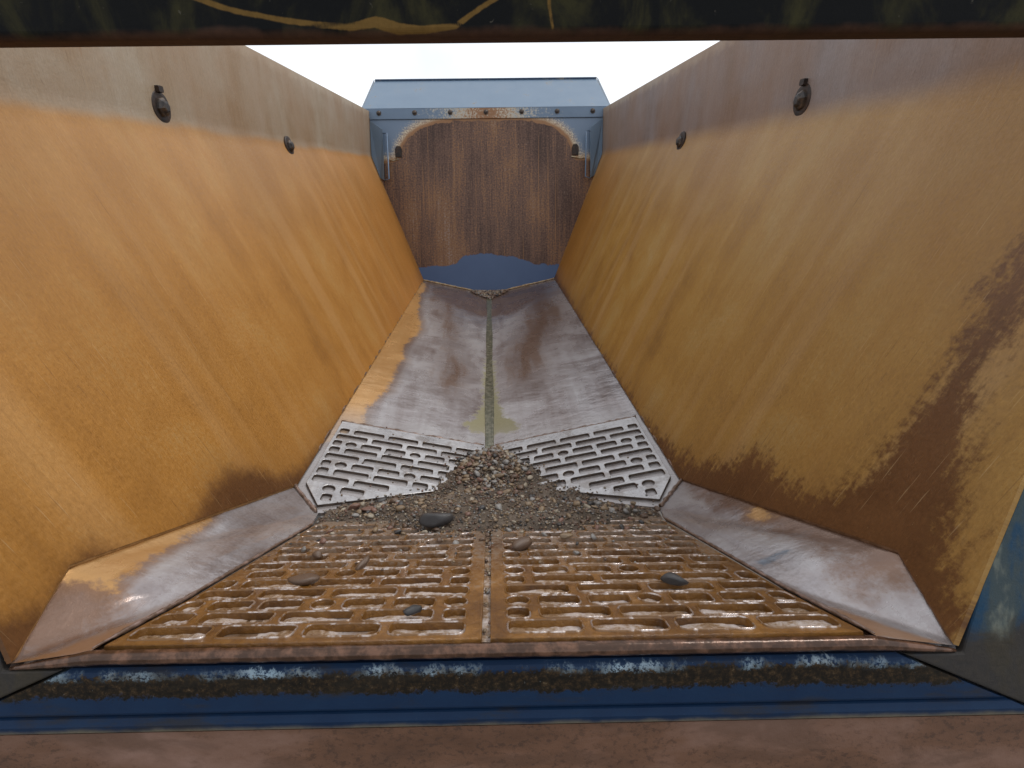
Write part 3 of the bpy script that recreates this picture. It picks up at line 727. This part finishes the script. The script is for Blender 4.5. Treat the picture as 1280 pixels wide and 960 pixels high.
# rounded tail lip
pts = []
for x in np.linspace(-.852, .852, 120):
    a = abs(x); z = zc(YT)-.0145 if a < .70 else lerp(zc(YT)-.0145, .490, (a-.70)/.152)
    pts.append(Vector((x, YT-.003, z)))
tube('lip_bar', pts, .0125, MT['lip'], body, 10, .06, lambda t: min(1, .25+min(t, 1-t)*9))

# ------------------------------------------------------------------ tail frame: sill, posts, lower plate, cross beam
tn = Vector((0, -1, .355)).normalized(); tu = Vector((0, .355, 1)).normalized()      # tail plane normal and up
O = Vector((0, .664, .488))
def tp(x, d, off=0.): return O+Vector((x, 0, 0))-tu*d+tn*off
def profile_bar(name, xs, prof, mat):
    """profile (down distance, outward offset); xs(d) gives half span so that ends are mitred"""
    vs = []; uv = []; n = 160
    for i in range(n):
        k = 2*i/(n-1)-1
        for d, off in prof: x = k*xs(d); vs.append(tp(x, d, off)); uv.append((x, d))
    np_ = len(prof); fs = grid_faces(n, np_, False)+[tuple(range(np_)), tuple((n-1)*np_+j for j in range(np_))[::-1]]
    fs += [((i+1)*np_, i*np_, i*np_+np_-1, (i+1)*np_+np_-1) for i in range(n-1)]
    me = mesh(name, vs, fs, False, uv)
    bm = bmesh.new(); bm.from_mesh(me); bmesh.ops.recalc_face_normals(bm, faces=bm.faces); bm.to_mesh(me); bm.free()
    return new(name, me, mat, body)
sill = profile_bar('rear_sill', lambda d: .745+2.3*d, [(0, -.05), (0, -.004), (.006, .002), (.014, .004), (.080, .004), (.085, .001), (.0865, -.006), (.0885, -.006), (.092, .0), (.105, .003), (.118, 0), (.122, -.006), (.122, -.05)], MT['sill'])
profile_bar('tail_plate', lambda d: 1.15, [(.123, -.04), (.123, -.005), (.30, -.002), (.30, -.04)], MT['tail'])
for s in (-1, 1):
    # post lies in the tail plane outside the wall's rear edge; its foot is mitred against the sill
    def edge(z, out): return Vector((s*(wx(z)+.012+out), yrear(z), z))
    inner = [Vector((s*.865, YT-.006, .488)), edge(.6, -.014)+tn*.0, edge(1.0, -.014), edge(1.40, -.014)]
    outer = [edge(1.40, .20), edge(.9, .20), edge(.5, .21), tp(s*(.755+2.3*.122), .122), tp(s*.757, .0005)]
    poly = inner+outer
    prism('rear_post', [p-tn*.05 for p in poly], tn*.052, MT['post'], body, .004)
# cross beam with a rounded lower edge
nb = 700; prof = []
for a in np.linspace(0, 90, 7): prof.append((.014*(1-math.sin(math.radians(a))), .014*(1-math.cos(math.radians(a)))))
# rear face then underside: (up distance, inset)
vs = []; uv = []
rows = [(u, 0.) for u in np.linspace(.16, .02, 60)]+[(.014-.014*math.sin(math.radians(a)), .014-.014*math.cos(math.radians(a))) for a in np.linspace(10, 90, 7)]+[(.002, .045), (.16, .045)]
Bo = Vector((0, 1.031, 1.520)); Bn = Vector((0, -1, .12)).normalized(); Bu = Vector((0, .12, 1)).normalized()
for i in range(nb):
    x = lerp(-1.40, 1.40, i/(nb-1))
    for u, ins in rows: vs.append(Bo+Vector((x, 0, 0))+Bu*u-Bn*ins); uv.append((x, u))
nr = len(rows); fs = grid_faces(nb, nr)+[tuple(range(nr)), tuple((nb-1)*nr+j for j in range(nr))[::-1]]+[((i+1)*nr, i*nr, i*nr+nr-1, (i+1)*nr+nr-1) for i in range(nb-1)]
me = mesh('cross_beam', vs, fs, False)
PV = np.array([(v[0], v[2]) for v in vs])
c1 = [(x, z+.002) for x, z in [(-.473, 1.578), (-.43, 1.563), (-.40, 1.555), (-.319, 1.541), (-.26, 1.534), (-.211, 1.531), (-.17, 1.538), (-.13, 1.528), (-.089, 1.526), (-.034, 1.531), (.007, 1.556), (.042, 1.574)]]
c2 = [(.121, 1.60), (.124, 1.56), (.130, 1.530)]
wd = np.maximum(.0042-line_d(c1, PV)+.004*np.exp(-((PV[:, 0]+.15)/.05)**2), .002-line_d(c2, PV)); setattr_f(me, 'streak', np.clip(wd, -.1, .1))
bm = bmesh.new(); bm.from_mesh(me); bmesh.ops.recalc_face_normals(bm, faces=bm.faces); bm.to_mesh(me); bm.free()
new('cross_beam', me, MT['beam'], body)

# ------------------------------------------------------------------ wall bosses: washer with a bolt through it
def boss(s, y, z, tilt):
    n = Vector((-s, 0, .0)) if z > ZF+.03 else Vector((-s, 0, .12)).normalized()
    w = new('washer', lathe_me('washer', [(.058, -.01), (.060, .008), (.056, .013), (.046, .014)], 28), MT['iron'], body); orient(w, Vector((s*(wx(z)-(.002 if z > ZF+.03 else .012)), y, z)), n)
    hx = lathe_me('bolt_head', [(.038, .012), (.036, .021), (.026, .027), (.022, .034), (.015, .036)], 6)
    h = new('bolt_head', hx, MT['nut'], w); h.rotation_euler = (0, 0, tilt)
    if z > ZF+.03:
        ear = bmesh.new(); bmesh.ops.create_cube(ear, size=1, matrix=Matrix.Translation((0, .062, .014)) @ Matrix.Diagonal((.03, .022, .024, 1)))
        bmesh.ops.bevel(ear, geom=ear.edges, offset=.004, segments=1); em = bpy.data.meshes.new('locking_tab'); ear.to_mesh(em); ear.free(); e = new('locking_tab', em, MT['iron'], w)
        up = w.matrix_local.to_3x3().inverted() @ Vector((0, .1, 1)); e.rotation_euler = (0, 0, math.atan2(up.y, up.x)-math.pi/2)
for s in (-1, 1):
    boss(s, 2.265, 1.555, .2); boss(s, 3.57, 1.477, .5)
tube('scratch', [Vector((wx(z)-.0005, y, z)) for y, z in ((1.80, 1.12), (1.70, 1.11), (1.60, 1.10))], .0015, MT['iron'], body, 5, .5)
tube('scratch', [Vector((-wx(z)+.001, y, z)) for y, z in ((2.868, .513), (2.845, .44), (2.809, .328))], .0035, MT['iron'], body, 5, .5)

# ------------------------------------------------------------------ gravel
GR = [(-.599, 1.451), (-.569, 1.548), (-.521, 1.62), (-.429, 1.68), (-.3, 1.76), (-.182, 1.90), (-.139, 2.05), (-.047, 2.17), (.052, 2.17), (.127, 2.08), (.157, 1.97), (.191, 1.84),
      (.285, 1.73), (.453, 1.63), (.60, 1.547), (.60, 1.43), (.493, 1.375), (.328, 1.335), (.097, 1.30), (-.026, 1.30), (-.284, 1.35), (-.479, 1.40)]
def base_z(P): return np.maximum(ZV+KV*np.abs(P[:, 0])+np.where(P[:, 1] < 2.21, .012, .0), .7974-.403*P[:, 1]+.001)
def bed_h(P):
    d = sdf(GR, P)-.006-.020*np.clip(np.abs(P[:, 0])/.3, 0, 1)+.026*vnoise(21, P, 17)+.010*vnoise(22, P, 80)
    h = np.clip(d, 0, .12)*.24+.070*np.exp(-(P[:, 0]/.11)**2-((P[:, 1]-1.97)/.15)**2)*np.clip(d/.03, 0, 1)
    return np.where(d > 0, h+.004*vnoise(9, P, 45)*np.clip(d/.05, 0, 1), -.01), d
gx = np.linspace(-.66, .66, 133); gy = np.linspace(1.27, 2.24, 98)
P = np.array([(x, y) for x in gx for y in gy]); h, d = bed_h(P); Z = base_z(P)+h
fs = [f for f in grid_faces(133, 98) if max(d[i] for i in f) > -.005 and max(abs(P[i, 0]) for i in f) < .6+.05*(P[f[0], 1] > 1.6)]
used = sorted({i for f in fs for i in f}); mp = {i: k for k, i in enumerate(used)}
bed = new('gravel_bed', mesh('gravel_bed', [(P[i, 0], P[i, 1], Z[i]) for i in used], [tuple(mp[i] for i in f) for f in fs], True), MT['sand'])
bed['kind'] = 'stuff'; bed['label'] = 'sandy grit and fine gravel heaped where tail slope meets floor'; bed['category'] = 'gravel'

def pebble_me(seed, sub, flat, rough=.16):
    bm = bmesh.new(); bmesh.ops.create_icosphere(bm, subdivisions=sub, radius=1); r = random.Random(seed)
    ds = [Vector((r.gauss(0, 1), r.gauss(0, 1), r.gauss(0, 1))).normalized() for _ in range(9)]; am = [r.uniform(-rough, rough) for _ in ds]; cut = [r.uniform(.52, .86) for _ in ds]
    sx, sy = r.uniform(.9, 1.35), r.uniform(.75, 1.05)
    for v in bm.verts:
        n = v.co.normalized(); k = 1+sum(a*max(0, n.dot(q))**2 for a, q in zip(am, ds)); p = n*k
        for q, c in zip(ds, cut):
            e = p.dot(q)-c
            if e > 0: p -= q*e*.9
        v.co = Vector((p.x*sx, p.y*sy, p.z*flat))
    me = bpy.data.meshes.new('pebble'); bm.to_mesh(me); bm.free(); me.polygons.foreach_set('use_smooth', [True]*len(me.polygons)); return me
# many tiny pebbles as one mass
proto = []
for k in range(14):
    me = pebble_me(100+k, 1, random.uniform(.5, .8), .3); proto.append((np.array([v.co for v in me.vertices]), np.array([p.vertices for p in me.polygons]))); bpy.data.meshes.remove(me)
def mass(name, pts, rad, label, weights):
    V = []; Fc = []; Mi = []; off = 0
    for p, r in zip(pts, rad):
        vv, ff = proto[random.randrange(len(proto))]
        q = Matrix.Rotation(random.uniform(0, 6.28), 3, 'Z') @ Matrix.Rotation(random.uniform(-.5, .5), 3, 'X')
        V.append(vv@np.array(q).T*r+p); Fc.append(ff+off); off += len(vv); Mi += [random.choices(range(6), weights)[0]]*len(ff)
    me = bpy.data.meshes.new(name); V = np.concatenate(V); Fc = np.concatenate(Fc); me.from_pydata(V.tolist(), [], Fc.tolist()); me.update()
    for _, m in STONES: me.materials.append(m)
    me.polygons.foreach_set('material_index', Mi); me.polygons.foreach_set('use_smooth', [True]*len(me.polygons))
    o = new(name, me, None); o['kind'] = 'stuff'; o['label'] = label; o['category'] = 'gravel'; return o
WT = (5, 4, 2.2, 3, 1.8, 2)
pts = []; rad = []
cand = rng.uniform((-.68, 1.0), (.68, 2.26), (60000, 2)); hh, dd = bed_h(cand)
def in_reach(x, y): return abs(x) < chute_half_x(min(y, 1.84))-.01 if y < 1.53 else True
for (x, y), h_, d_ in zip(cand, hh, dd):
    heap = math.exp(-(x/.16)**2-((y-1.97)/.2)**2)
    if d_ > 0: pr = .17 if heap < .4 else .30
    else: pr = .11*math.exp(d_/.016)+(.04 if y < 1.45 else .01)*math.exp(d_/.09)+.0012
    if random.random() > pr or not in_reach(x, y) or abs(x) > .63: continue
    r = random.uniform(.003, .0062) if heap < .3 else random.uniform(.004, .0085)
    zz = base_z(np.array([[x, y]]))[0]+max(h_, 0)+(.001 if d_ > 0 else .0005); pts.append((x, y, zz+r*.3)); rad.append(r)
for y in rng.uniform(.69, 1.3, 28):            # grit caught in the slot between the two chute plates
    r = random.uniform(.003, .007); pts.append((random.uniform(-.006, .006), y, zc(y)-.006)); rad.append(r)
mass('fine_gravel', pts, rad, 'fine mixed gravel spread over the grit between the slotted plates', WT)
pts = []; rad = []
for i in range(500):                           # small heap at the foot of the front wall
    x = random.gauss(0, .11); t = random.random()**1.6
    if abs(x) > .21: continue
    y = 5.70-.30*t*(1-abs(x)/.26); r = random.uniform(.007, .014); pts.append((x, y, zv(x)+.012+max(0, .035*(1-t)*(1-abs(x)/.2)))); rad.append(r)
mass('far_gravel', pts, rad, 'small gravel heap in the floor valley below the blue front wall', WT)

# the largest pebbles one by one
meshes = {}
for c, m in STONES:
    meshes[c] = []
    for k in range(4):
        me = pebble_me(hash_ := (ord(c[0])*31+ord(c[1])*7+k), 2, random.uniform(.5, .78), .25); me.materials.append(m); meshes[c].append(me)
def stone(name, me, x, y, r, label, cat, group=None, sink=.35, sc=None, rz=None, tilt=.3):
    o = bpy.data.objects.new(name, me); COL.objects.link(o)
    hh, _ = bed_h(np.array([[x, y]])); z = base_z(np.array([[x, y]]))[0]+max(hh[0], 0)
    o.scale = tuple(r*q for q in (sc or (1, 1, 1))); o.rotation_euler = (random.uniform(-tilt, tilt)-(.38 if y < 1.5 else 0), random.uniform(-tilt, tilt), rz if rz is not None else random.uniform(0, 6.28))
    o.location = (x, y, z+r*(sc[2] if sc else 1)*sink); o['label'] = label; o['category'] = cat
    if group: o['group'] = group
    return o
n = 0; placed = []
while n < 288:
    zone = 'heap' if n < 140 else ('spill' if n < 245 else 'strewn')
    if zone == 'heap': x, y = random.gauss(0, .075), random.gauss(1.98, .095); r = random.uniform(.0105, .0185)
    else:
        x = random.choice((-1, 1, 1))*abs(random.gauss(.36, .14)); y = 1.69-.36*abs(x)+random.gauss(-.02, .045); r = random.uniform(.008, .0155)*(1.25 if random.random() < .15 else 1)
        if random.random() < .3: x, y = random.uniform(-.5, .5), random.uniform(1.33, 1.6)
    if zone == 'strewn': x, y, r = random.uniform(-.52, .52), 1.36-abs(random.gauss(0, .13)), random.uniform(.006, .013)
    dq = sdf(GR, np.array([[x, y]]))[0] if zone != 'strewn' else (1. if y > .75 else -1.)
    if dq < .0 or any((x-a)**2+(y-b)**2 < (.72*(r+q))**2 for a, b, q in placed): 
        if random.random() < .97: continue
        if dq < .0: continue
    c = random.choices([k for k, _ in STONES], WT)[0]
    where = {'heap': 'in the heap filling the floor valley', 'spill': 'in the gravel spill along the slotted plates', 'strewn': 'strewn loose on the muddy slotted tail plates'}[zone]
    stone('pebble', random.choice(meshes[c]), x, y, r, '%s pebble %s' % (c, where), 'pebble', '%s pebbles %s' % (c, where)); placed.append((x, y, r)); n += 1
def big(seed, c, x, y, r, sc, rz, label, flat=.6, sink=.8):
    me = pebble_me(seed, 3, flat, .22); me.materials.append(SM[c]); return stone('stone', me, x, y, r, label, 'stone', None, sink*flat, sc, rz, .08)
big(1, 'dark grey', -.165, 1.335, .038, (1.15, .9, 1.35), .25, 'large smooth dark grey stone at the edge of the gravel')
big(2, 'brown', .094, 1.14, .028, (1.15, .9, 1.05), .6, 'rounded brown-grey stone on the muddy plate beside its centre slot')
big(3, 'dark grey', -.277, 1.285, .015, (1.1, .9, 1), .1, 'small black stone on the muddy plate by the large dark stone')
big(4, 'brown', -.314, 1.03, .021, (1.1, .8, .9), 1.2, 'rough brown clod with dead grass on the muddy plate')
big(5, 'brown', -.429, .935, .027, (1.3, .75, .85), .1, 'flat grey-brown stone on the muddy plate near its slanting edge')
big(6, 'dark grey', -.148, .782, .019, (1, .75, .9), .5, 'dark greenish grey pointed stone nearest the tail lip')
big(7, 'dark grey', .421, .90, .026, (1.15, .75, .9), -.3, 'speckled dark stone alone on the far side of the muddy plate')
big(8, 'tan', .229, 1.228, .018, (1.25, .8, .8), .2, 'tan oblong stone on the muddy plate below the gravel')
big(9, 'dark grey', -.494, 1.23, .012, (1.2, .9, .8), .2, 'small dark stone at the corner of the muddy plate')
big(10, 'reddish', -.43, 1.50, .019, (1.2, .85, .9), .1, 'reddish brown stone at the end of the gravel spill')
big(11, 'reddish', -.475, 1.51, .020, (1.0, .9, 1), .6, 'blocky reddish stone beside the slotted plate corner')
big(12, 'dark grey', -.40, 1.60, .019, (1.1, .9, 1), .8, 'dark round stone resting against the silvery slotted plate')
